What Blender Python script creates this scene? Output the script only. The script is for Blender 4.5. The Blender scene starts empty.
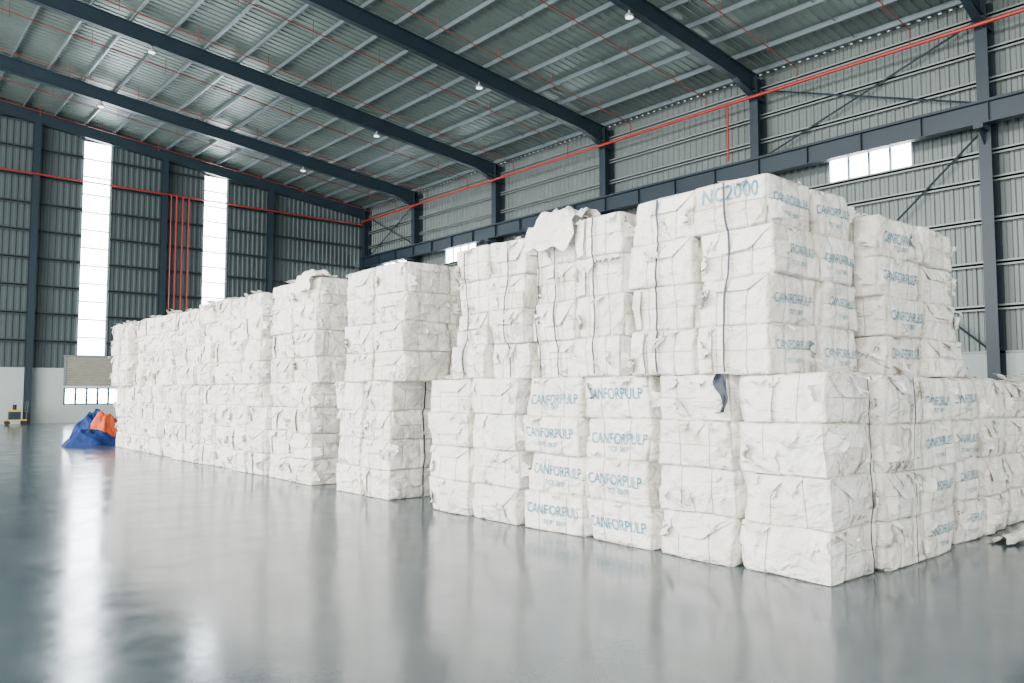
import bpy, bmesh, math, random
from mathutils import Vector, noise, Matrix
random.seed(7)
S=bpy.context.scene

# ---------------------------------------------------------------- materials
def newmat(name):
    m=bpy.data.materials.new(name); m.use_nodes=True
    nt=m.node_tree; b=nt.nodes['Principled BSDF']
    return m,nt,b
def mat(name,col,rough=0.5,metal=0.0,var=0.12,vscale=2.0,bump=0.0,bscale=30.0,spec=None):
    m,nt,b=newmat(name)
    b.inputs['Roughness'].default_value=rough; b.inputs['Metallic'].default_value=metal
    if spec is not None: b.inputs['Specular IOR Level'].default_value=spec
    tc=nt.nodes.new('ShaderNodeTexCoord')
    n=nt.nodes.new('ShaderNodeTexNoise'); n.inputs['Scale'].default_value=vscale; n.inputs['Detail'].default_value=6
    nt.links.new(tc.outputs['Object'],n.inputs['Vector'])
    r=nt.nodes.new('ShaderNodeValToRGB')
    r.color_ramp.elements[0].position=0.3; r.color_ramp.elements[1].position=0.7
    r.color_ramp.elements[0].color=tuple(c*(1-var) for c in col)+(1,)
    r.color_ramp.elements[1].color=tuple(min(1,c*(1+var)) for c in col)+(1,)
    nt.links.new(n.outputs['Fac'],r.inputs['Fac']); nt.links.new(r.outputs['Color'],b.inputs['Base Color'])
    if bump>0:
        n2=nt.nodes.new('ShaderNodeTexNoise'); n2.inputs['Scale'].default_value=bscale; n2.inputs['Detail'].default_value=5
        nt.links.new(tc.outputs['Object'],n2.inputs['Vector'])
        bp=nt.nodes.new('ShaderNodeBump'); bp.inputs['Strength'].default_value=bump; bp.inputs['Distance'].default_value=0.02
        nt.links.new(n2.outputs['Fac'],bp.inputs['Height']); nt.links.new(bp.outputs['Normal'],b.inputs['Normal'])
    return m
M={}
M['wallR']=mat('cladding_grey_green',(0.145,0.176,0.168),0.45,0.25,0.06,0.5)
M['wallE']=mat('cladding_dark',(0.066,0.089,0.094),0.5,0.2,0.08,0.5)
M['roof']=mat('roof_sheet',(0.175,0.225,0.203),0.42,0.35,0.14,0.35)
M['steel']=mat('painted_steel_slate',(0.014,0.028,0.040),0.45,0.1,0.1,1.0)
M['purlin']=mat('galvanised_purlin',(0.17,0.215,0.23),0.4,0.4,0.1,1.0)
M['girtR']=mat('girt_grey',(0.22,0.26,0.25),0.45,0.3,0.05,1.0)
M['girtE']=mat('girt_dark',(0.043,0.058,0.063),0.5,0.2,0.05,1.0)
M['plaster']=mat('white_plaster',(0.46,0.52,0.50),0.7,0,0.05,0.6,0.1,20)
M['red']=mat('red_pipe_paint',(0.30,0.020,0.014),0.45,0,0.08,3)
M['redthin']=mat('red_branch_pipe_paint',(0.19,0.028,0.022),0.5,0,0.08,3)
M['frame']=mat('window_frame',(0.22,0.27,0.29),0.4,0.3,0.05,3)
M['bluef']=mat('blue_frame',(0.04,0.09,0.17),0.4,0.1,0.05,3)
M['louver']=mat('louvre_beige',(0.46,0.46,0.38),0.6,0,0.1,3)
M['wire']=mat('steel_wire',(0.22,0.22,0.22),0.5,0.3,0.1,6)
M['strap']=mat('dark_strap',(0.02,0.025,0.042),0.5,0.1,0.2,6)
M['bluetarp']=mat('blue_tarpaulin',(0.010,0.030,0.13),0.7,0,0.5,4,0.6,7,0.2)
M['orange']=mat('orange_tarpaulin',(0.55,0.09,0.03),0.7,0,0.25,4,0.5,7,0.2)
M['rubber']=mat('black_rubber',(0.02,0.02,0.02),0.7,0,0.1,6)
M['yellow']=mat('yellow_paint',(0.6,0.42,0.05),0.5,0,0.1,6)
M['lampbody']=mat('lamp_housing',(0.3,0.33,0.34),0.4,0.4,0.05,6)

def emis(name,col,st):
    m,nt,b=newmat(name)
    b.inputs['Base Color'].default_value=(0.8,0.85,0.88,1)
    b.inputs['Roughness'].default_value=0.4
    tc=nt.nodes.new('ShaderNodeTexCoord'); n=nt.nodes.new('ShaderNodeTexNoise'); n.inputs['Scale'].default_value=0.6
    nt.links.new(tc.outputs['Object'],n.inputs['Vector'])
    mx=nt.nodes.new('ShaderNodeMapRange'); mx.inputs['To Min'].default_value=st*0.85; mx.inputs['To Max'].default_value=st*1.1
    nt.links.new(n.outputs['Fac'],mx.inputs['Value']); nt.links.new(mx.outputs['Result'],b.inputs['Emission Strength'])
    b.inputs['Emission Color'].default_value=col+(1,)
    return m
M['glass']=emis('frosted_daylight_panel',(0.88,0.95,1.0),26.0)
M['lampglow']=emis('lamp_diffuser',(0.9,0.96,1.0),3.0)

def pulpmat():
    m,nt,b=newmat('pulp_wrapper_paper'); L=nt.links; N=nt.nodes
    b.inputs['Roughness'].default_value=0.7; b.inputs['Specular IOR Level'].default_value=0.25
    tc=N.new('ShaderNodeTexCoord')
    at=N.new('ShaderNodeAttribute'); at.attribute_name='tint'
    n1=N.new('ShaderNodeTexNoise'); n1.inputs['Scale'].default_value=2.2; n1.inputs['Detail'].default_value=8; n1.inputs['Roughness'].default_value=0.6
    L.new(tc.outputs['Object'],n1.inputs['Vector'])
    r=N.new('ShaderNodeValToRGB'); e=r.color_ramp.elements
    e[0].position=0.32; e[0].color=(0.77,0.735,0.66,1); e[1].position=0.52; e[1].color=(0.925,0.905,0.855,1)
    L.new(n1.outputs['Fac'],r.inputs['Fac'])
    n3=N.new('ShaderNodeTexNoise'); n3.inputs['Scale'].default_value=7; n3.inputs['Detail'].default_value=9; n3.inputs['Roughness'].default_value=0.75
    L.new(tc.outputs['Object'],n3.inputs['Vector'])
    r3=N.new('ShaderNodeValToRGB'); e=r3.color_ramp.elements
    e[0].position=0.275; e[0].color=(0.33,0.27,0.20,1); e[1].position=0.335; e[1].color=(1,1,1,1)
    L.new(n3.outputs['Fac'],r3.inputs['Fac'])
    mu=N.new('ShaderNodeMixRGB'); mu.blend_type='MULTIPLY'; mu.inputs[0].default_value=0.75
    L.new(r.outputs['Color'],mu.inputs[1]); L.new(r3.outputs['Color'],mu.inputs[2])
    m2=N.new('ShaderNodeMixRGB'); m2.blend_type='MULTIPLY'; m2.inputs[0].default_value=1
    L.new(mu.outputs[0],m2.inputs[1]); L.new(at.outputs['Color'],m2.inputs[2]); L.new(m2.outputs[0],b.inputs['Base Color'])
    mp=N.new('ShaderNodeMapping'); mp.inputs['Scale'].default_value=(1,1,1.5); mp.inputs['Rotation'].default_value=(0.3,0.2,0.1)
    L.new(tc.outputs['Object'],mp.inputs['Vector'])
    n2=N.new('ShaderNodeTexNoise'); n2.inputs['Scale'].default_value=2.8; n2.inputs['Detail'].default_value=6; n2.inputs['Roughness'].default_value=0.5; n2.inputs['Distortion'].default_value=0.8
    L.new(mp.outputs[0],n2.inputs['Vector'])
    b1=N.new('ShaderNodeBump'); b1.inputs['Strength'].default_value=1.0; b1.inputs['Distance'].default_value=0.11
    L.new(n2.outputs['Fac'],b1.inputs['Height'])
    v=N.new('ShaderNodeTexVoronoi'); v.feature='F1'; v.distance='MANHATTAN'; v.inputs['Scale'].default_value=2.6
    nd=N.new('ShaderNodeTexNoise'); nd.inputs['Scale'].default_value=2.2; nd.inputs['Detail'].default_value=3
    L.new(tc.outputs['Object'],nd.inputs['Vector'])
    va=N.new('ShaderNodeVectorMath'); va.operation='ADD'; L.new(tc.outputs['Object'],va.inputs[0]); L.new(nd.outputs['Color'],va.inputs[1])
    L.new(va.outputs[0],v.inputs['Vector'])
    b2=N.new('ShaderNodeBump'); b2.inputs['Strength'].default_value=0.45; b2.inputs['Distance'].default_value=0.07
    L.new(v.outputs['Distance'],b2.inputs['Height']); L.new(b1.outputs['Normal'],b2.inputs['Normal'])
    L.new(b2.outputs['Normal'],b.inputs['Normal'])
    return m
M['pulp']=pulpmat()
def inkmat():
    m,nt,b=newmat('blue_printing_ink'); L=nt.links; N=nt.nodes
    b.inputs['Roughness'].default_value=0.7
    tc=N.new('ShaderNodeTexCoord'); n=N.new('ShaderNodeTexNoise'); n.inputs['Scale'].default_value=4; n.inputs['Detail'].default_value=8; n.inputs['Roughness'].default_value=0.7
    L.new(tc.outputs['Object'],n.inputs['Vector'])
    r=N.new('ShaderNodeValToRGB'); e=r.color_ramp.elements
    e[0].position=0.48; e[0].color=(0.006,0.18,0.29,1); e[1].position=0.74; e[1].color=(0.42,0.60,0.65,1)
    L.new(n.outputs['Fac'],r.inputs['Fac']); L.new(r.outputs['Color'],b.inputs['Base Color'])
    return m
M['ink']=inkmat()
def floormat():
    m,nt,b=newmat('polished_concrete'); L=nt.links; N=nt.nodes
    tc=N.new('ShaderNodeTexCoord')
    n=N.new('ShaderNodeTexNoise'); n.inputs['Scale'].default_value=0.45; n.inputs['Detail'].default_value=9; n.inputs['Roughness'].default_value=0.65
    L.new(tc.outputs['Object'],n.inputs['Vector'])
    r=N.new('ShaderNodeValToRGB'); e=r.color_ramp.elements
    e[0].position=0.3; e[0].color=(0.038,0.058,0.068,1); e[1].position=0.7; e[1].color=(0.076,0.103,0.116,1)
    L.new(n.outputs['Fac'],r.inputs['Fac'])
    L.new(r.outputs['Color'],b.inputs['Base Color'])
    n2=N.new('ShaderNodeTexNoise'); n2.inputs['Scale'].default_value=1.6; n2.inputs['Detail'].default_value=10; n2.inputs['Roughness'].default_value=0.65
    L.new(tc.outputs['Object'],n2.inputs['Vector'])
    mr=N.new('ShaderNodeMapRange'); mr.inputs['From Min'].default_value=0.3; mr.inputs['From Max'].default_value=0.7
    mr.inputs['To Min'].default_value=0.10; mr.inputs['To Max'].default_value=0.23
    L.new(n2.outputs['Fac'],mr.inputs['Value']); L.new(mr.outputs['Result'],b.inputs['Roughness'])
    n3=N.new('ShaderNodeTexNoise'); n3.inputs['Scale'].default_value=1.8; n3.inputs['Detail'].default_value=4
    L.new(tc.outputs['Object'],n3.inputs['Vector'])
    bp=N.new('ShaderNodeBump'); bp.inputs['Strength'].default_value=0.12; bp.inputs['Distance'].default_value=0.02
    L.new(n3.outputs['Fac'],bp.inputs['Height']); L.new(bp.outputs['Normal'],b.inputs['Normal'])
    b.inputs['Specular IOR Level'].default_value=0.52
    b.inputs['Specular Tint'].default_value=(0.86,0.95,1.0,1)
    return m
M['floor']=floormat()

# ---------------------------------------------------------------- mesh accumulator
class Acc:
    def __init__(s): s.v=[];s.f=[];s.m=[];s.t=[];s.mats=[];s.sm=[]
    def mi(s,k):
        if k not in s.mats: s.mats.append(k)
        return s.mats.index(k)
    def add(s,vs,fs,k,tint=1.0,smooth=False):
        o=len(s.v); s.v.extend([tuple(v) for v in vs]); i=s.mi(k)
        if isinstance(tint,(int,float)): s.t.extend([tint]*len(vs))
        else: s.t.extend(tint)
        for f in fs: s.f.append([a+o for a in f]); s.m.append(i); s.sm.append(smooth)
    def box(s,x0,x1,y0,y1,z0,z1,k):
        s.add([(x0,y0,z0),(x1,y0,z0),(x1,y1,z0),(x0,y1,z0),(x0,y0,z1),(x1,y0,z1),(x1,y1,z1),(x0,y1,z1)],
              [(0,3,2,1),(4,5,6,7),(0,1,5,4),(1,2,6,5),(2,3,7,6),(3,0,4,7)],k)
    def beam(s,p0,p1,w,h,k,up=(0,0,1)):
        p0=Vector(p0);p1=Vector(p1);d=(p1-p0).normalized();u=Vector(up)
        sd=d.cross(u).normalized(); u=sd.cross(d).normalized()
        vs=[]
        for p in(p0,p1):
            for a,b in((-1,-1),(1,-1),(1,1),(-1,1)): vs.append(p+sd*a*w/2+u*b*h/2)
        s.add(vs,[(0,1,2,3),(7,6,5,4),(0,4,5,1),(1,5,6,2),(2,6,7,3),(3,7,4,0)],k)
    def ibeam(s,p0,p1,w,h,k,up=(0,0,1),t=0.03):
        p0=Vector(p0);p1=Vector(p1);d=(p1-p0).normalized();u=Vector(up);sd=d.cross(u).normalized();u=sd.cross(d).normalized()
        s.beam(p0,p1,t,h,k,up)
        s.beam(p0+u*(h/2),p1+u*(h/2),w,t,k,up); s.beam(p0-u*(h/2),p1-u*(h/2),w,t,k,up)
    def tube(s,p0,p1,r,k,n=8):
        p0=Vector(p0);p1=Vector(p1);d=(p1-p0).normalized()
        u=Vector((0,0,1)) if abs(d.z)<0.9 else Vector((1,0,0))
        a=d.cross(u).normalized();b=a.cross(d)
        vs=[]
        for p in(p0,p1):
            for i in range(n):
                t=2*math.pi*i/n; vs.append(p+a*math.cos(t)*r+b*math.sin(t)*r)
        fs=[(i,(i+1)%n,n+(i+1)%n,n+i) for i in range(n)]+[tuple(range(n))[::-1],tuple(range(n,2*n))]
        s.add(vs,fs,k,1.0,False)
    def obj(s,name,parent=None):
        me=bpy.data.meshes.new(name); me.from_pydata(s.v,[],s.f)
        for k in s.mats: me.materials.append(M[k])
        me.polygons.foreach_set('material_index',s.m)
        me.polygons.foreach_set('use_smooth',s.sm)
        ca=me.color_attributes.new('tint','FLOAT_COLOR','POINT')
        buf=[]
        for t in s.t: buf.extend((t,t,t,1) if isinstance(t,(int,float)) else t)
        ca.data.foreach_set('color',buf)
        me.update()
        o=bpy.data.objects.new(name,me); S.collection.objects.link(o)
        if parent: o.parent=parent
        return o

# ---------------------------------------------------------------- building shell
W=27.85; YE=47.5; XL=-16.0; YR=-14.0
def zr(x): return 14.40+0.113*(W-x)
cols_y=[YR+0.3,-7.2,0.8,8.65,16.8,24.9,33,41,YE-0.3]

a=Acc(); a.box(XL-0.3,W+0.3,YR-0.3,YE+0.3,-0.2,0.0,'floor'); a.obj('floor')

def corr(acc,axis,c,s0,s1,z0,z1f,k,pitch=0.3,d=0.04,sign=1):
    prof=[(0,0),(0.13,0),(0.165,d),(0.265,d)]; pts=[]
    n=int((s1-s0)/pitch)+1
    for j in range(n):
        for (o,dd) in prof:
            q=s0+j*pitch+o*pitch/0.3
            if q<s1: pts.append((q,dd))
    pts.append((s1,0))
    vs=[]
    for q,dd in pts:
        zt=z1f(q) if callable(z1f) else z1f
        if axis=='x': vs+= [(c+sign*dd,q,z0),(c+sign*dd,q,zt)]
        else: vs+= [(q,c+sign*dd,z0),(q,c+sign*dd,zt)]
    fs=[(2*i,2*i+2,2*i+3,2*i+1) for i in range(len(pts)-1)]
    acc.add(vs,fs,k)

WB=2.9
win=[( (cols_y[i]+cols_y[i+1])/2-1.5-.12,(cols_y[i]+cols_y[i+1])/2+1.5-.12) for i in range(0,8)]
zw0,zw1=9.35,10.6
a=Acc()
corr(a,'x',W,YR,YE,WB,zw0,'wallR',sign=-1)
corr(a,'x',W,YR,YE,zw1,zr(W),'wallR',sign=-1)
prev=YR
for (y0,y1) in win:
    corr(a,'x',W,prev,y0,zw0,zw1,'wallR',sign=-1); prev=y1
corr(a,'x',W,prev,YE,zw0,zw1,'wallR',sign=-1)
a.box(W-0.12,W+0.15,YR,YE,0,WB,'plaster')
a.box(W-0.16,W-0.10,YR,YE,WB-0.05,WB+0.03,'girtR')
for z in (4.3,5.7,7.1,8.4,9.28,10.68,11.6,12.6,13.7):
    a.box(W-0.24,W-0.045,YR,YE,z-0.035,z+0.035,'girtR'); a.box(W-0.24,W-0.22,YR,YE,z-0.09,z+0.09,'girtR')
a.obj('wall_right')
for i,(y0,y1) in enumerate(win):
    a=Acc(); a.box(W+0.02,W+0.05,y0,y1,zw0,zw1,'glass')
    for t in range(5):
        y=y0+(y1-y0)*t/4; a.box(W-0.06,W+0.02,y-0.04,y+0.04,zw0,zw1,'frame')
    a.box(W-0.06,W+0.02,y0,y1,zw0-0.04,zw0+0.05,'frame'); a.box(W-0.06,W+0.02,y0,y1,zw1-0.05,zw1+0.04,'frame')
    a.obj('window_%d'%(i+1))
# end wall
tw=[(-9.5,-8.0),(-3.0,-1.5),(9.85,11.3),(16.4,17.85)]
def twz(x): return zr(x)-1.0
a=Acc(); prev=XL
for (x0,x1) in tw:
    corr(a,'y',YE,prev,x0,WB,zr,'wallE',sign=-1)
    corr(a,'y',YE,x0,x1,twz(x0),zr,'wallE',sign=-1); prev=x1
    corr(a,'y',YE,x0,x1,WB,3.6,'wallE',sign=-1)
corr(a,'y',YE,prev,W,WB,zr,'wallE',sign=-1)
a.box(XL,9.3,YE-0.12,YE+0.15,0,WB,'plaster'); a.box(12.1,W,YE-0.12,YE+0.15,0,WB,'plaster')
a.box(9.3,12.1,YE-0.12,YE+0.15,0,0.95,'plaster')
z=4.3
edges=[XL]+[q for t in tw for q in t]+[W]
while z<17:
    for i in range(0,len(edges),2):
        x0,x1=edges[i],edges[i+1]
        xm=min(x1, W-(z-14.2)/0.113 if z>14.2 else x1)
        if xm>x0+0.2:
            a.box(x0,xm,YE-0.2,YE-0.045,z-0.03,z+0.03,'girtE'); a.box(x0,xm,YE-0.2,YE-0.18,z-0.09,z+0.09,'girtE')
    z+=1.45
a.obj('wall_end')
for i,(x0,x1) in enumerate(tw):
    a=Acc(); zt=twz(x0); a.box(x0,x1,YE+0.02,YE+0.05,3.6,zt,'glass')
    n=12
    for t in range(n+1):
        zz=3.6+(zt-3.6)*t/n; a.box(x0,x1,YE-0.04,YE+0.02,zz-0.035,zz+0.035,'frame')
    for x in(x0,x1): a.box(x-0.06,x+0.06,YE-0.1,YE+0.02,3.6,zt,'frame')
    a.obj('window_%d'%(i+9))
a=Acc()
a.box(9.25,12.15,YE-0.16,YE-0.02,3.52,3.6,'frame')
z=1.98
while z<3.5:
    a.beam((9.35,YE-0.12,z),(12.05,YE-0.12,z),0.1,0.03,'louver',up=(0,-0.6,1)); z+=0.12
a.box(9.3,12.1,YE-0.05,YE-0.02,1.93,3.52,'louver')
a.box(9.28,9.38,YE-0.16,YE-0.02,1.93,3.52,'frame'); a.box(12.02,12.12,YE-0.16,YE-0.02,1.93,3.52,'frame')
a.obj('louvre_vent')
a=Acc(); a.box(9.3,12.1,YE+0.02,YE+0.05,0.95,1.85,'glass')
for t in range(6):
    x=9.35+2.7*t/5; a.box(x-0.05,x+0.05,YE-0.1,YE+0.02,0.95,1.85,'bluef')
for z in(0.95,1.8): a.box(9.3,12.1,YE-0.1,YE+0.02,z,z+0.07,'bluef')
a.obj('window_20')
openings=[(-8,2),(8,18),(24,34)]  # unseen openings, added in the left wall for the fill lamps
a=Acc(); prev=YR
for(y0,y1)in openings:
    corr(a,'x',XL,prev,y0,0,13,'wallR'); corr(a,'x',XL,y0,y1,8,13,'wallR'); prev=y1
corr(a,'x',XL,prev,YE,0,13,'wallR'); corr(a,'x',XL,YR,YE,16.5,zr(XL),'wallR')
corr(a,'x',XL,YR,-10,13,16.5,'wallR'); corr(a,'x',XL,38,YE,13,16.5,'wallR'); a.obj('wall_left')
a=Acc()
corr(a,'y',YR,XL,-8,0,zr,'wallR'); corr(a,'y',YR,-8,2,8,zr,'wallR'); corr(a,'y',YR,2,9,0,zr,'wallR'); corr(a,'y',YR,9,19,8,zr,'wallR'); corr(a,'y',YR,19,W,0,zr,'wallR')
a.obj('wall_rear')
# ceiling
a=Acc(); pts=[];p=0.34
y=YR
while y<YE:
    pts+=[(y,0),(y+0.22,0),(y+0.245,0.035),(y+0.315,0.035)]; y+=p
pts=[q for q in pts if q[0]<YE]+[(YE,0)]
vs=[]
for q,d in pts: vs+=[(XL,q,zr(XL)+d),(W,q,zr(W)+d)]
a.add(vs,[(2*i,2*i+1,2*i+3,2*i+2) for i in range(len(pts)-1)],'roof')
a.obj('ceiling')
a=Acc(); x=W-0.6
while x>XL+.2:
    z=zr(x)-0.13
    a.box(x-0.012,x+0.012,YR+.05,YE-.05,z-0.1,z+0.1,'purlin')
    a.box(x-0.06,x+0.012,YR+.05,YE-.05,z-0.11,z-0.095,'purlin'); a.box(x,x+0.07,YR+.05,YE-.05,z+0.095,z+0.11,'purlin')
    x-=1.45
for i in range(len(cols_y)-1):
    ym=(cols_y[i]+cols_y[i+1])/2
    a.beam((XL+.1,ym,zr(XL)-0.13),(W-.1,ym,zr(W)-0.13),0.03,0.03,'purlin')
a.obj('roof_purlins')
for i,y in enumerate(cols_y):
    a=Acc(); end=(i in(0,8))
    h=0.62; cw=0.36
    a.ibeam((W-0.42,y,0),(W-0.42,y,zr(W)-0.25),cw,0.55 if not end else 0.4,'steel',up=(1,0,0))
    x0,x1=XL+.1,W-0.45
    a.ibeam((x0,y,zr(x0)-0.27-h/2),(x1,y,zr(x1)-0.27-h/2),0.26,h,'steel')
    if not end:
        hx=W-2.0; zb=zr(W)-1.12
        a.add([(W-0.7,y-0.012,zr(W)-0.9),(hx,y-0.012,zr(hx)-0.27-h),(W-0.7,y-0.012,zb),
               (W-0.7,y+0.012,zr(W)-0.9),(hx,y+0.012,zr(hx)-0.27-h),(W-0.7,y+0.012,zb)],
              [(0,1,2),(5,4,3),(0,2,5,3),(0,3,4,1)],'steel')
        a.beam((W-0.7,y,zb),(hx,y,zr(hx)-0.27-h),0.26,0.03,'steel')
        a.box(W-0.75,W-0.1,y-0.17,y+0.17,zb-.1,zb,'steel')
        a.box(W-1.25,W-0.6,y-0.14,y+0.14,9.82,9.98,'steel')
        a.add([(W-0.7,y-0.02,9.4),(W-1.2,y-0.02,9.82),(W-0.7,y-0.02,9.82),(W-0.7,y+0.02,9.4),(W-1.2,y+0.02,9.82),(W-0.7,y+0.02,9.82)],
              [(0,1,2),(5,4,3),(0,3,4,1),(1,4,5,2)],'steel')
        a.box(W-0.75,W-0.13,y-0.25,y+0.25,0,0.04,'steel')
    a.obj('portal_frame')
for x in(1.2-6.5,1.2,7.6,14.05,20.45):
    a=Acc(); a.ibeam((x,YE-0.42,0),(x,YE-0.42,zr(x)-0.9),0.3,0.34,'steel',up=(0,1,0)); a.obj('gable_column')
a=Acc(); a.ibeam((W-1.0,YR+.2,10.32),(W-1.0,YE-0.7,10.32),0.34,0.66,'steel')
a.box(W-1.04,W-0.96,YR+.2,YE-0.7,10.66,10.76,'steel')
y=YR+.4
while y<YE-.8: a.box(W-1.12,W-0.88,y-0.01,y+0.01,10.0,10.64,'steel'); y+=2
a.obj('crane_runway_beam')
a=Acc()
for (y0,y1) in((8.9,16.6),(41.2,46.9)):
    for z0,z1 in((3.0,9.9),(10.9,13.6)):
        a.tube((W-0.35,y0,z0),(W-0.35,y1,z1),0.035,'steel',6); a.tube((W-0.35,y1,z0),(W-0.35,y0,z1),0.035,'steel',6)
a.obj('cross_bracing_rods')
a=Acc()
a.tube((W-1.0,YR+.3,13.2),(W-1.0,YE-0.75,13.2),0.065,'red',10)
a.tube((XL+.3,YE-0.75,13.0),(W-1.0,YE-0.75,13.0),0.045,'red',8)
a.tube((W-1.0,17.8,13.2),(W-1.0,17.8,10.9),0.045,'red',8)
for x in(14.65,15.0,15.35): a.tube((x,YE-0.75,13.0),(x,YE-0.75,0.0),0.045,'red',8)
a.tube((14.35,YE-0.75,13.0),(14.35,YE-0.75,2.0),0.03,'red',6)
for i in range(len(cols_y)-1):
    y0,y1=cols_y[i],cols_y[i+1]
    for t in(0.25,0.75):
        y=y0+(y1-y0)*t
        a.tube((XL+.3,y,zr(XL)-0.75),(W-1.0,y,zr(W-1.0)-0.75),0.02,'redthin',6)
        a.tube((W-1.0,y,13.2),(W-1.0,y,zr(W-1)-0.75),0.02,'redthin',6)
        x=W-3
        while x>XL+1:
            a.tube((x,y,zr(x)-0.95),(x,y,zr(x)-0.3),0.012,'redthin',4); x-=2.9
a.obj('sprinkler_pipework')
for y in cols_y[3:8]:
    for x in(19.7,9.2):
        a=Acc(); z=zr(x)-1.15
        a.tube((x,y,z+0.08),(x,y,zr(x)-0.915),0.04,'lampbody',8); a.tube((x,y,z),(x,y,z+0.08),0.15,'lampbody',16); a.tube((x,y,z-0.01),(x,y,z),0.13,'lampglow',16)
        a.obj('high_bay_lamp')

# ---------------------------------------------------------------- pulp bales
GN=[-1,-.965,-.88,-.76,-.64,-.52,-.44,-.4,-.36,-.28,-.16,-.05,.05,.16,.28,.36,.4,.44,.52,.64,.76,.88,.965,1]
GF=[-1,-.94,-.75,-.5,-.25,0,.25,.5,.75,.94,1]
GH=[-1,-.9,.9,1]
class Bale:
    def __init__(s,c,dims,rz,seed,tilt=0):
        s.c=Vector(c); s.d=dims; s.R=Matrix.Rotation(rz,3,'Z')@Matrix.Rotation(tilt,3,'X'); s.o=Vector((seed*7.31%91,seed*3.77%57,seed*5.13%73)); s.seed=seed
        s.bul=0.006+0.016*((seed*0.37)%1)
        rr=random.Random(seed); s.cut=[rr.choice((0,0,0,0.03,0.07)) for _ in range(8)]
    def surf(s,q):
        a,b,c=s.d; r=0.022
        p=Vector((q[0]*a,q[1]*b,q[2]*c))
        n=Vector((max(-a+r,min(a-r,p.x)),max(-b+r,min(b-r,p.y)),max(-c+r,min(c-r,p.z))))
        d=p-n
        if d.length>1e-6: p=n+d.normalized()*r
        ax,ay,az=abs(q[0]),abs(q[1]),abs(q[2])
        wx=ax**10; wy=ay**10
        sx=1 if q[0]>0 else -1; sy=1 if q[1]>0 else -1
        cy=math.exp(-((ay-.4)/.05)**2); cx=math.exp(-((ax-.4)/.05)**2); cz=math.exp(-(q[2]/.07)**2)
        p.x+=sx*wx*(s.bul*(1-q[1]**2)*(1-q[2]**2)-0.008*cy-0.004*cz)
        p.y+=sy*wy*(s.bul*(1-q[0]**2)*(1-q[2]**2)-0.008*cx-0.004*cz)
        k=(q[0]>0)*4+(q[1]>0)*2+(q[2]>0)
        e=(ax*ay)**8*(.4+.6*az**2)*s.cut[k]
        p.x-=sx*e; p.y-=sy*e
        P2=p*2.8+s.o
        crease=abs(noise.noise(P2))*0.026+abs(noise.noise(P2*2.3))*.010
        nv=noise.noise_vector(p*7+s.o)*0.009+noise.noise_vector(p*2.2+s.o)*0.011
        nv.z*=0.6
        p+=nv
        p.x-=sx*wx*crease; p.y-=sy*wy*crease
        p=s.c+s.R@p
        w=noise.noise_vector(p*1.5)*0.045; w.z*=0.5
        if p.z<.3: w.z*=max(0,p.z/.3)
        return p+w
    def face(s,f,u,v,off):
        q={'X-':(-1,-u,v),'X+':(1,u,v),'Y-':(u,-1,v),'Y+':(-u,1,v),'Z+':(u,v,1)}[f]
        n={'X-':(-1,0,0),'X+':(1,0,0),'Y-':(0,-1,0),'Y+':(0,1,0),'Z+':(0,0,1)}[f]
        return s.surf(q)+s.R@(Vector(n)*off)
    def mesh(s,acc,G,tint):
        idx={};vs=[];fs=[];ts=[]
        n=len(G)
        def vid(q):
            k=(round(q[0],3),round(q[1],3),round(q[2],3))
            if k not in idx:
                idx[k]=len(vs); P=s.surf(q); vs.append(P)
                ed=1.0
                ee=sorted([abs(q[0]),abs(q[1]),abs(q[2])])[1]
                if ee>0.95: ed=0.74+0.25*noise.noise(P*6)  # edges painted darker: some grime, plus crevice shade put into the colour
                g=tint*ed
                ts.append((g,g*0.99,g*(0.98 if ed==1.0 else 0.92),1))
            return idx[k]
        for ax in range(3):
            for sg in(-1,1):
                for i in range(n-1):
                    for j in range(n-1):
                        qs=[]
                        for (ii,jj) in((i,j),(i+1,j),(i+1,j+1),(i,j+1)):
                            q=[0,0,0]; q[ax]=sg; q[(ax+1)%3]=G[ii]; q[(ax+2)%3]=G[jj]; qs.append(vid(q))
                        if sg<0: qs.reverse()
                        fs.append(qs)
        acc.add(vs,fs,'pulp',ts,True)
    def sheet(s,acc,f,quad,lift,rnd,tint,n=5,base=0.006,jag=0.0,mat='pulp'):
        vs=[]
        for j in range(n+1):
            t=j/n
            for i in range(n+1):
                w=i/n
                A=Vector(quad[0]).lerp(Vector(quad[1]),w);B=Vector(quad[3]).lerp(Vector(quad[2]),w)
                P=A.lerp(B,t)
                if jag and j==n: P=P+(A-B).normalized()*rnd.uniform(-jag,jag)
                if jag and i in(0,n): P.x+=rnd.uniform(-jag,jag)*0.4
                u=max(-1,min(1,P.x)); v=max(-1,min(1,P.y))
                off=base+lift*t**1.6*(0.6+0.8*abs(noise.noise(Vector((w*2+s.seed,t*1.5,lift*9)))))
                p=s.face(f,u,v,off)
                ex=Vector((0,0,(P.y-v)*s.d[2])) if f!='Z+' else Vector((0,0,0))
                vs.append(p+ex)
        fs=[(j*(n+1)+i,j*(n+1)+i+1,(j+1)*(n+1)+i+1,(j+1)*(n+1)+i) for j in range(n) for i in range(n)]
        acc.add(vs,fs,mat,tint,True)
    def ribbon(s,acc,f,u,w,v0,v1,k,n=10,off=0.005,horiz=False,wob=0.0):
        vs=[]
        W2=s.d[1] if f[0]=='X' else s.d[0]
        hw=w/(2*(s.d[2] if horiz else W2))
        for i in range(n+1):
            t=v0+(v1-v0)*i/n
            for sg in(-1,1):
                if horiz: vs.append(s.face(f,t,u+sg*hw,off))
                else: vs.append(s.face(f,u+sg*hw,t,off))
        acc.add(vs,[(2*i,2*i+1,2*i+3,2*i+2) for i in range(n)],k)

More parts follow.
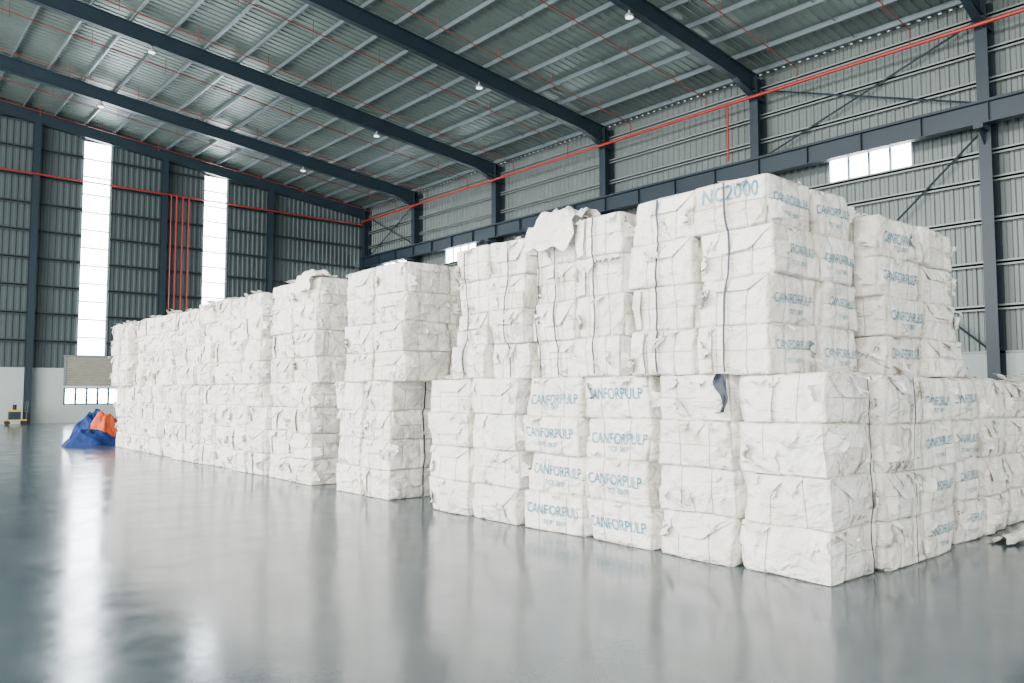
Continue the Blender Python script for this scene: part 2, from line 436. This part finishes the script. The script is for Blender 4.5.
TXT={}
def textmesh(body):
    if body in TXT: return TXT[body]
    cu=bpy.data.curves.new('t','FONT'); cu.body=body; cu.size=1; cu.align_x='CENTER'; cu.align_y='CENTER'; cu.resolution_u=3
    ob=bpy.data.objects.new('t',cu); S.collection.objects.link(ob)
    bpy.context.view_layer.update()
    me=bpy.data.meshes.new_from_object(ob.evaluated_get(bpy.context.evaluated_depsgraph_get()))
    bm=bmesh.new(); bm.from_mesh(me); bmesh.ops.triangulate(bm,faces=bm.faces)
    for _ in range(2):
        le=[e for e in bm.edges if e.calc_length()>0.25]
        if le: bmesh.ops.subdivide_edges(bm,edges=le,cuts=1); bmesh.ops.triangulate(bm,faces=bm.faces)
    vs=[(v.co.x,v.co.y) for v in bm.verts]; bm.verts.index_update()
    fs=[[v.index for v in f.verts] for f in bm.faces]
    bm.free(); bpy.data.objects.remove(ob); bpy.data.meshes.remove(me)
    w=max(v[0] for v in vs)-min(v[0] for v in vs)
    TXT[body]=(vs,fs,w); return TXT[body]
def lettering(acc,b,f,body,width,vc,hscale=1.0,uc=0.0):
    vs,fs,w=textmesh(body); W2=b.d[1] if f[0]=='X' else b.d[0]; sc=width/w
    out=[b.face(f,max(-1,min(1,uc+x*sc/W2)),max(-1,min(1,vc+y*sc*hscale/b.d[2])),0.012) for x,y in vs]
    acc.add(out,fs,'ink')

def stack(x0,x1,nx,y0,y1,ny,z0,h,seed,q='N',text=(),strapX=(),strapY=(),rough=1.0,nlev=4,title=None,rot=0.0,messy=0.5,lean=0.0):
    rnd=random.Random(seed); acc=Acc(); cx,cy=(x0+x1)/2,(y0+y1)/2
    lx,ly=(x1-x0)/nx,(y1-y0)/ny; lh=h/nlev
    Rz=Matrix.Rotation(rot,3,'Z'); B={}
    for ix in range(nx):
        for iy in range(ny):
            ox,oy=rnd.uniform(-.03,.03)*rough,rnd.uniform(-.012,.012)
            for l in range(nlev):
                jx=rnd.uniform(-.024,.024)*rough+ox-lean*l; jy=rnd.uniform(-.018,.018)*rough+oy
                if l==0 and z0==0: jx*=0.5;jy*=0.5
                c=Vector((x0+lx*(ix+.5)+jx-cx,y0+ly*(iy+.5)+jy-cy,0)); c=Rz@c+Vector((cx,cy,z0+lh*(l+.5)))
                sd=rnd.random()*90+seed
                b=Bale(c,(lx/2-.002,ly/2-.004-rnd.uniform(0,.014)*rough,lh/2+.002),rot+rnd.uniform(-.026,.026)*rough,sd,0)
                B[(ix,iy,l)]=b
                vis=(ix==0) or (iy==0)
                top=(l==nlev-1)
                G=(GN if q=='N' else GF) if vis else (GF if top else GH)
                tint=rnd.uniform(0.94,1.04)
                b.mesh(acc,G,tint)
                faces=[]
                if ix==0: faces.append('X-')
                if iy==0: faces.append('Y-')
                if ix==nx-1 : faces.append('X+')
                titled=bool(title and top and ix==title[1] and iy==title[2])
                for f in faces:
                    hastext=any((ff=='X-' and f=='X-' and ix==0 and iy in cols) or (ff=='Y-' and f=='Y-' and iy==0 and ix in cols) for ff,cols,_ in text)
                    if titled and f==title[0]: hastext=True
                    if f!='X+' and q=='N':
                        for u in(-.4,.4): b.ribbon(acc,f,u,.006,-.97,.97,'wire',12,off=.008)
                        if rnd.random()<.5: b.ribbon(acc,f,0,.004,-.97,.97,'wire',12,horiz=True,off=.008)
                    tt=lambda: tint*rnd.uniform(0.90,1.03)
                    r=rnd.random()
                    if f!='X+' and not hastext:
                        if r<0.5:
                            k=rnd.uniform(.25,.6); d=rnd.uniform(-.3,.5)
                            b.sheet(acc,f,[(-.97,.93),(.97,.93),(k,d),(-k,d)],0.034,rnd,tt(),7,.008)
                        elif r<0.8:
                            k=rnd.uniform(.1,.7)*rnd.choice((-1,1)); sg=1 if k>0 else -1
                            b.sheet(acc,f,[(sg*.98,-.95),(sg*.98,.95),(k,.9),(k,-.9)],0.034,rnd,tt(),7,.008)
                    nf=rnd.choices((0,1,2,3),(1,3,3,2))[0] if messy>=.5 else (1 if rnd.random()<messy else 0)
                    if messy>0.7: nf+=1
                    if hastext: nf=min(nf,1)
                    for _ in range(nf):
                        u0=rnd.uniform(-.95,.5); u1=u0+rnd.uniform(.15,.6); sg=rnd.choice((-1,1,1))
                        ln=rnd.uniform(.2,1.1) if not hastext else rnd.uniform(.1,.35)
                        b.sheet(acc,f,[(u0,.97*sg),(min(u1,.99),.97*sg),(min(u1,.99)-rnd.uniform(0,.25),(.97-ln)*sg),(u0+rnd.uniform(0,.25),(.97-ln*rnd.uniform(.5,1))*sg)],
                                rnd.uniform(.03,.15)*(1 if sg>0 else .7),rnd,tt(),6,0.01,0.16)
                    if rnd.random()<0.6*messy*1.6:
                        sg=rnd.choice((-1,1)); v0=rnd.uniform(-.9,0)
                        b.sheet(acc,f,[(sg*.97,v0),(sg*.97,v0+.8),(sg*rnd.uniform(.6,.85),v0+.7),(sg*rnd.uniform(.5,.8),v0+.1)],rnd.uniform(.03,.12),rnd,tt(),5,0.01,0.14)
                if top:
                    for _ in range(3):
                        u0=rnd.uniform(-.9,.3);v0=rnd.uniform(-.9,.3)
                        b.sheet(acc,'Z+',[(u0,v0),(u0+rnd.uniform(.3,.9),v0),(u0+.6,v0+.6),(u0,v0+.6)],rnd.uniform(.03,.10)*messy*1.6,rnd,tint,5,0.01,0.1)
                for (ff,cols,style) in text:
                    ok=(ff=='X-' and ix==0 and iy in cols) or (ff=='Y-' and iy==0 and ix in cols)
                    if ok:
                        wd=(ly if ff=='X-' else lx)*(0.82 if ff=='X-' else .78)
                        lettering(acc,b,ff,'CANFORPULP',wd,rnd.uniform(-.15,.2),1.3,rnd.uniform(-.05,.05))
                        if rnd.random()<.7: lettering(acc,b,ff,'TCF  BKP',wd*.38,-.5,1.1,rnd.uniform(-.1,.1))
                if titled:
                    lettering(acc,b,title[0],'NC2000',(ly if title[0]=='X-' else lx)*.70,.45,1.2)
    def strap(f,i,u0,w=.024):
        path=[]
        for l in range(nlev):
            b=B[(0,i,l)] if f=='X-' else B[(i,0,l)]
            b0=B[(0,i,0)] if f=='X-' else B[(i,0,0)]
            if f=='X-': W2=b.d[1]; tgt=b0.c.y-u0*W2; uu=-(tgt-b.c.y)/W2
            else: W2=b.d[0]; tgt=b0.c.x+u0*W2; uu=(tgt-b.c.x)/W2
            for t in(-.9,-.6,-.3,0,.3,.6,.9):
                path.append([b.face(f,uu+sg*w/2/W2,t,.042) for sg in(-1,1)])
        out=[]
        for j in range(len(path)):
            L=path[max(0,j-1)];R_=path[min(len(path)-1,j+1)];C=path[j]
            for s_ in(0,1):
                p=C[s_].copy(); m=(L[s_]+R_[s_])/2
                if f=='X-': p.x=min(p.x,m.x)
                else: p.y=min(p.y,m.y)
                out.append(p)
        acc.add(out,[(2*j,2*j+1,2*j+3,2*j+2) for j in range(len(path)-1)],'strap')
    for (i,u) in strapX: strap('X-',i,u)
    for (i,u) in strapY: strap('Y-',i,u)
    if z0==0:
        acc.v=[(v[0],v[1],max(v[2],0.002)) for v in acc.v]
    return acc.obj('pulp_bale_stack')

H1=1.80
X0=6.4
stack(X0,7.24,1,3.29,5.15,2,0,H1,11,strapY=[(0,.55)],messy=.9)
stack(X0,7.24,1,5.22,7.18,2,0,H1,12,text=[('X-',(0,1),'')],messy=.6)
stack(X0,7.24,1,7.28,9.2,2,0,H1,13,messy=.7)
stack(7.30,8.92,2,3.22,5.0,2,0,H1-.02,14,text=[('Y-',(1,),'')],strapY=[(0,.3)],messy=1)
stack(7.30,8.92,2,5.1,7.0,2,0,H1,15,q='F')
stack(7.30,8.92,2,7.1,9.0,2,0,H1,16,q='F')
stack(9.12,10.75,2,3.3,5.0,2,0,H1-.03,17,text=[('Y-',(0,),'')],messy=1,rough=1.3)
stack(10.95,12.6,2,3.35,5.1,2,0,H1-.05,18,messy=1,rough=1.3)
stack(12.8,14.4,2,3.3,5.1,2,0,H1,19,q='F',messy=.8)
stack(9.12,10.75,2,5.15,7.0,2,0,H1,20,q='F')
stack(X0-.03,7.93,2,3.76,5.45,2,H1,1.82,31,text=[('Y-',(0,1),'')],strapX=[(0,-.1),(1,-.05)],title=('X-',0,0),messy=.6)
stack(X0,7.93,2,5.54,7.06,2,H1,1.78,32,strapX=[(0,.0),(1,0.1),(1,-.75)],messy=.8,rough=1.3)
stack(X0,7.93,2,7.14,8.62,2,H1,1.74,33,strapX=[(0,.1),(1,-.1)],messy=.8,rough=1.3)
stack(8.16,10.05,2,3.55,5.35,2,H1,1.66,34,text=[('Y-',(0,),'')],messy=.9,rough=1.6,lean=.04)
stack(8.05,9.75,2,5.5,7.1,2,H1,1.6,35,q='F')
stack(8.05,9.65,2,7.2,8.8,2,H1,1.6,36,q='F')
stack(X0,8.0,2,10.2,11.9,2,0,H1,41,strapY=[(0,.5)],messy=.8,rough=1.2)
stack(X0-.05,8.05,2,9.8,11.6,2,H1,1.78,42,messy=.8,rough=1.2)
stack(X0,8.0,2,12.7,14.6,2,0,H1,43,messy=.9,rough=1.4)
stack(X0-.03,8.0,2,12.55,14.6,2,H1,1.85,44,messy=.9,rough=1.4)
y=14.75; sd=50
for wd in(1.75,1.75,1.7,1.75,1.75,1.6):
    o=random.uniform(-.10,.10)
    stack(X0+o,8.0+o,2,y,y+wd,2,0,H1,sd,q='F',messy=1,rough=1.9)
    o=random.uniform(-.12,.08)
    stack(X0+o,8.0+o,2,y+random.uniform(-.04,.04),y+wd,2,H1,1.8+random.uniform(-.04,.12),sd+1,q='F',messy=1,rough=1.9)
    y+=wd+.11; sd+=2

def crumple(name,c,sx,sy,hz,seed,rz=0,droop=0,k='pulp'):
    n=16; vs=[]; acc=Acc()
    R=Matrix.Rotation(rz,3,'Z')
    for j in range(n+1):
        for i in range(n+1):
            u=i/n*2-1;v=j/n*2-1
            e=1+0.25*noise.noise(Vector((u*3+seed,v*3,1)))
            x=u*sx*e;y=v*sy*e
            z=abs(noise.noise(Vector((u*1.6+seed,v*1.6,seed))))*hz*1.4+hz*max(0,1-u*u-v*v)*.7+0.012
            z+=noise.noise(Vector((u*5,v*5,seed)))*hz*.18
            if droop and u<-.3:
                t=(-.3-u)/.7; x=-.3*sx*1.0-.06-0.10*min(1,t*2)-.05*noise.noise(Vector((t*2,v*2,seed))); z=z*(1-t)-droop*t*(1+.4*noise.noise(Vector((v*2.5,seed,0))))
            p=R@Vector((x,y,max(z,0.006) if droop==0 else z)); vs.append(p+Vector(c))
    fs=[(j*(n+1)+i,j*(n+1)+i+1,(j+1)*(n+1)+i+1,(j+1)*(n+1)+i) for j in range(n) for i in range(n)]
    acc.add(vs,fs,k,1.0,True); return acc.obj(name)
crumple('torn_wrapper_sheet',(6.52,6.62,H1+1.80),.36,.40,.24,3,0,.30)
crumple('torn_wrapper_sheet',(8.9,4.2,H1+1.68),.5,.4,.10,6)
crumple('torn_wrapper_sheet',(6.5,13.0,H1+1.88),.3,.3,.12,7,0,.25)
crumple('torn_wrapper_sheet',(10.4,2.95,0.0),.85,.16,.09,10,-.1)
a=Acc(); n=10; vs=[]
for j in range(n+1):
    for i in range(5):
        t=j/n; w=(0.05+.035*math.sin(t*5))*(1-.4*t)
        vs.append((X0-.12-.03*math.sin(i*1.9+t*4),4.27+(i/4-.5)*2*w+.02*math.sin(t*7),H1+.0-.36*t))
a.add(vs,[(j*5+i,j*5+i+1,(j+1)*5+i+1,(j+1)*5+i) for j in range(n) for i in range(4)],'strap',1,True); a.obj('dark_strap_bundle')

# ---------------------------------------------------------------- tarpaulin heap
tp=Acc()
def heap(acc,c,rx,ry,h,seed,k,rid):
    nr,na=30,72; vs=[]
    for j in range(nr+1):
        t=j/nr
        for i in range(na):
            an=2*math.pi*i/na
            e=1+.22*noise.noise(Vector((math.cos(an)*1.5+seed,math.sin(an)*1.5,0)))
            x=math.cos(an)*t*rx*e;y=math.sin(an)*t*ry*e
            z=h*(1-t**2.6)*(1+.35*noise.noise(Vector((x*1.8+seed,y*1.8,2))))
            P=Vector((x*rid+seed,y*rid,seed*.5))
            z+=(.5-abs(noise.noise(P))*1.5)*h*.3*(1-t**6)+(.3-abs(noise.noise(P*2.3)))*h*.25*(1-t**8)
            vs.append((c[0]+x,c[1]+y,max(z,0.005)))
    fs=[(j*na+i,j*na+(i+1)%na,(j+1)*na+(i+1)%na,(j+1)*na+i) for j in range(nr) for i in range(na)]
    acc.add(vs,fs,k,1,True)
heap(tp,(6.05,26.7),.80,.7,.42,4,'bluetarp',3)
heap(tp,(6.4,27.4),.8,.7,.85,2,'bluetarp',3)
heap(tp,(6.5,26.9),.55,.45,.85,9,'orange',3)
tp.obj('tarpaulin_heap')
a=Acc(); cx,cy=6.95,46.0
a.box(cx-.45,cx+.45,cy-.3,cy+.3,.2,.26,'yellow')
for dx in(-.35,.35):
    for dy in(-.24,.24):
        a.tube((cx+dx,cy+dy-.03,.1),(cx+dx,cy+dy+.03,.1),.1,'rubber',14); a.box(cx+dx-.02,cx+dx+.02,cy+dy-.02,cy+dy+.02,.1,.2,'frame')
for dy in(-.26,.26): a.tube((cx+.42,cy+dy,.26),(cx+.5,cy+dy,1.15),.03,'steel',8)
a.tube((cx+.5,cy-.26,1.15),(cx+.5,cy+.26,1.15),.03,'steel',8); a.tube((cx+.46,cy-.26,.65),(cx+.46,cy+.26,.65),.018,'frame',8)
a.box(cx-.3,cx+.2,cy-.2,cy+.2,.26,.65,'steel'); a.box(cx-.32,cx+.22,cy-.22,cy+.22,.65,.74,'yellow'); a.tube((cx-.05,cy,.74),(cx-.05,cy,1.0),.09,'rubber',12)
a.obj('hand_cart')

# ---------------------------------------------------------------- light (added fill lamps at unseen doors and high on the left wall)
def area(name,loc,rot,sx,sy,p,col=(1.0,0.985,0.965)):
    l=bpy.data.lights.new(name,'AREA'); l.shape='RECTANGLE'; l.size=sx; l.size_y=sy; l.energy=p; l.color=col
    o=bpy.data.objects.new(name,l); o.location=loc; o.rotation_euler=rot; S.collection.objects.link(o); return o
for i,(y0,y1) in enumerate(openings):
    area('left_fill_lamp',(XL+.1,(y0+y1)/2,4.0),(math.radians(90),0,math.radians(-90)),10,7.6,(3600,5000,7400)[i])  # added fill lamp, one per unseen opening in the left wall
area('high_fill_lamp',(XL+.3,14,14.7),(math.radians(66),0,math.radians(-90)),46,3.2,18500)  # added lamp strip, lights the bales from above to shade their seams
for x,p in((-3,1200),(14,2000)): area('rear_fill_lamp',(x,YR+.1,4.0),(math.radians(90),0,0),10,7.6,p)  # added fill lamps at the unseen rear wall, behind the camera
w=bpy.data.worlds.new('sky'); S.world=w; w.use_nodes=True
bg=w.node_tree.nodes['Background']; bg.inputs['Color'].default_value=(0.86,0.94,1,1); bg.inputs['Strength'].default_value=1.5

cam=bpy.data.cameras.new('camera'); co=bpy.data.objects.new('camera',cam); S.collection.objects.link(co)
cam.sensor_width=36; cam.lens=27.6; cam.clip_end=300; cam.clip_start=0.05
co.location=(0,0,1.63); co.rotation_euler=(math.radians(90+3.68),0,math.radians(-40.8))
S.camera=co
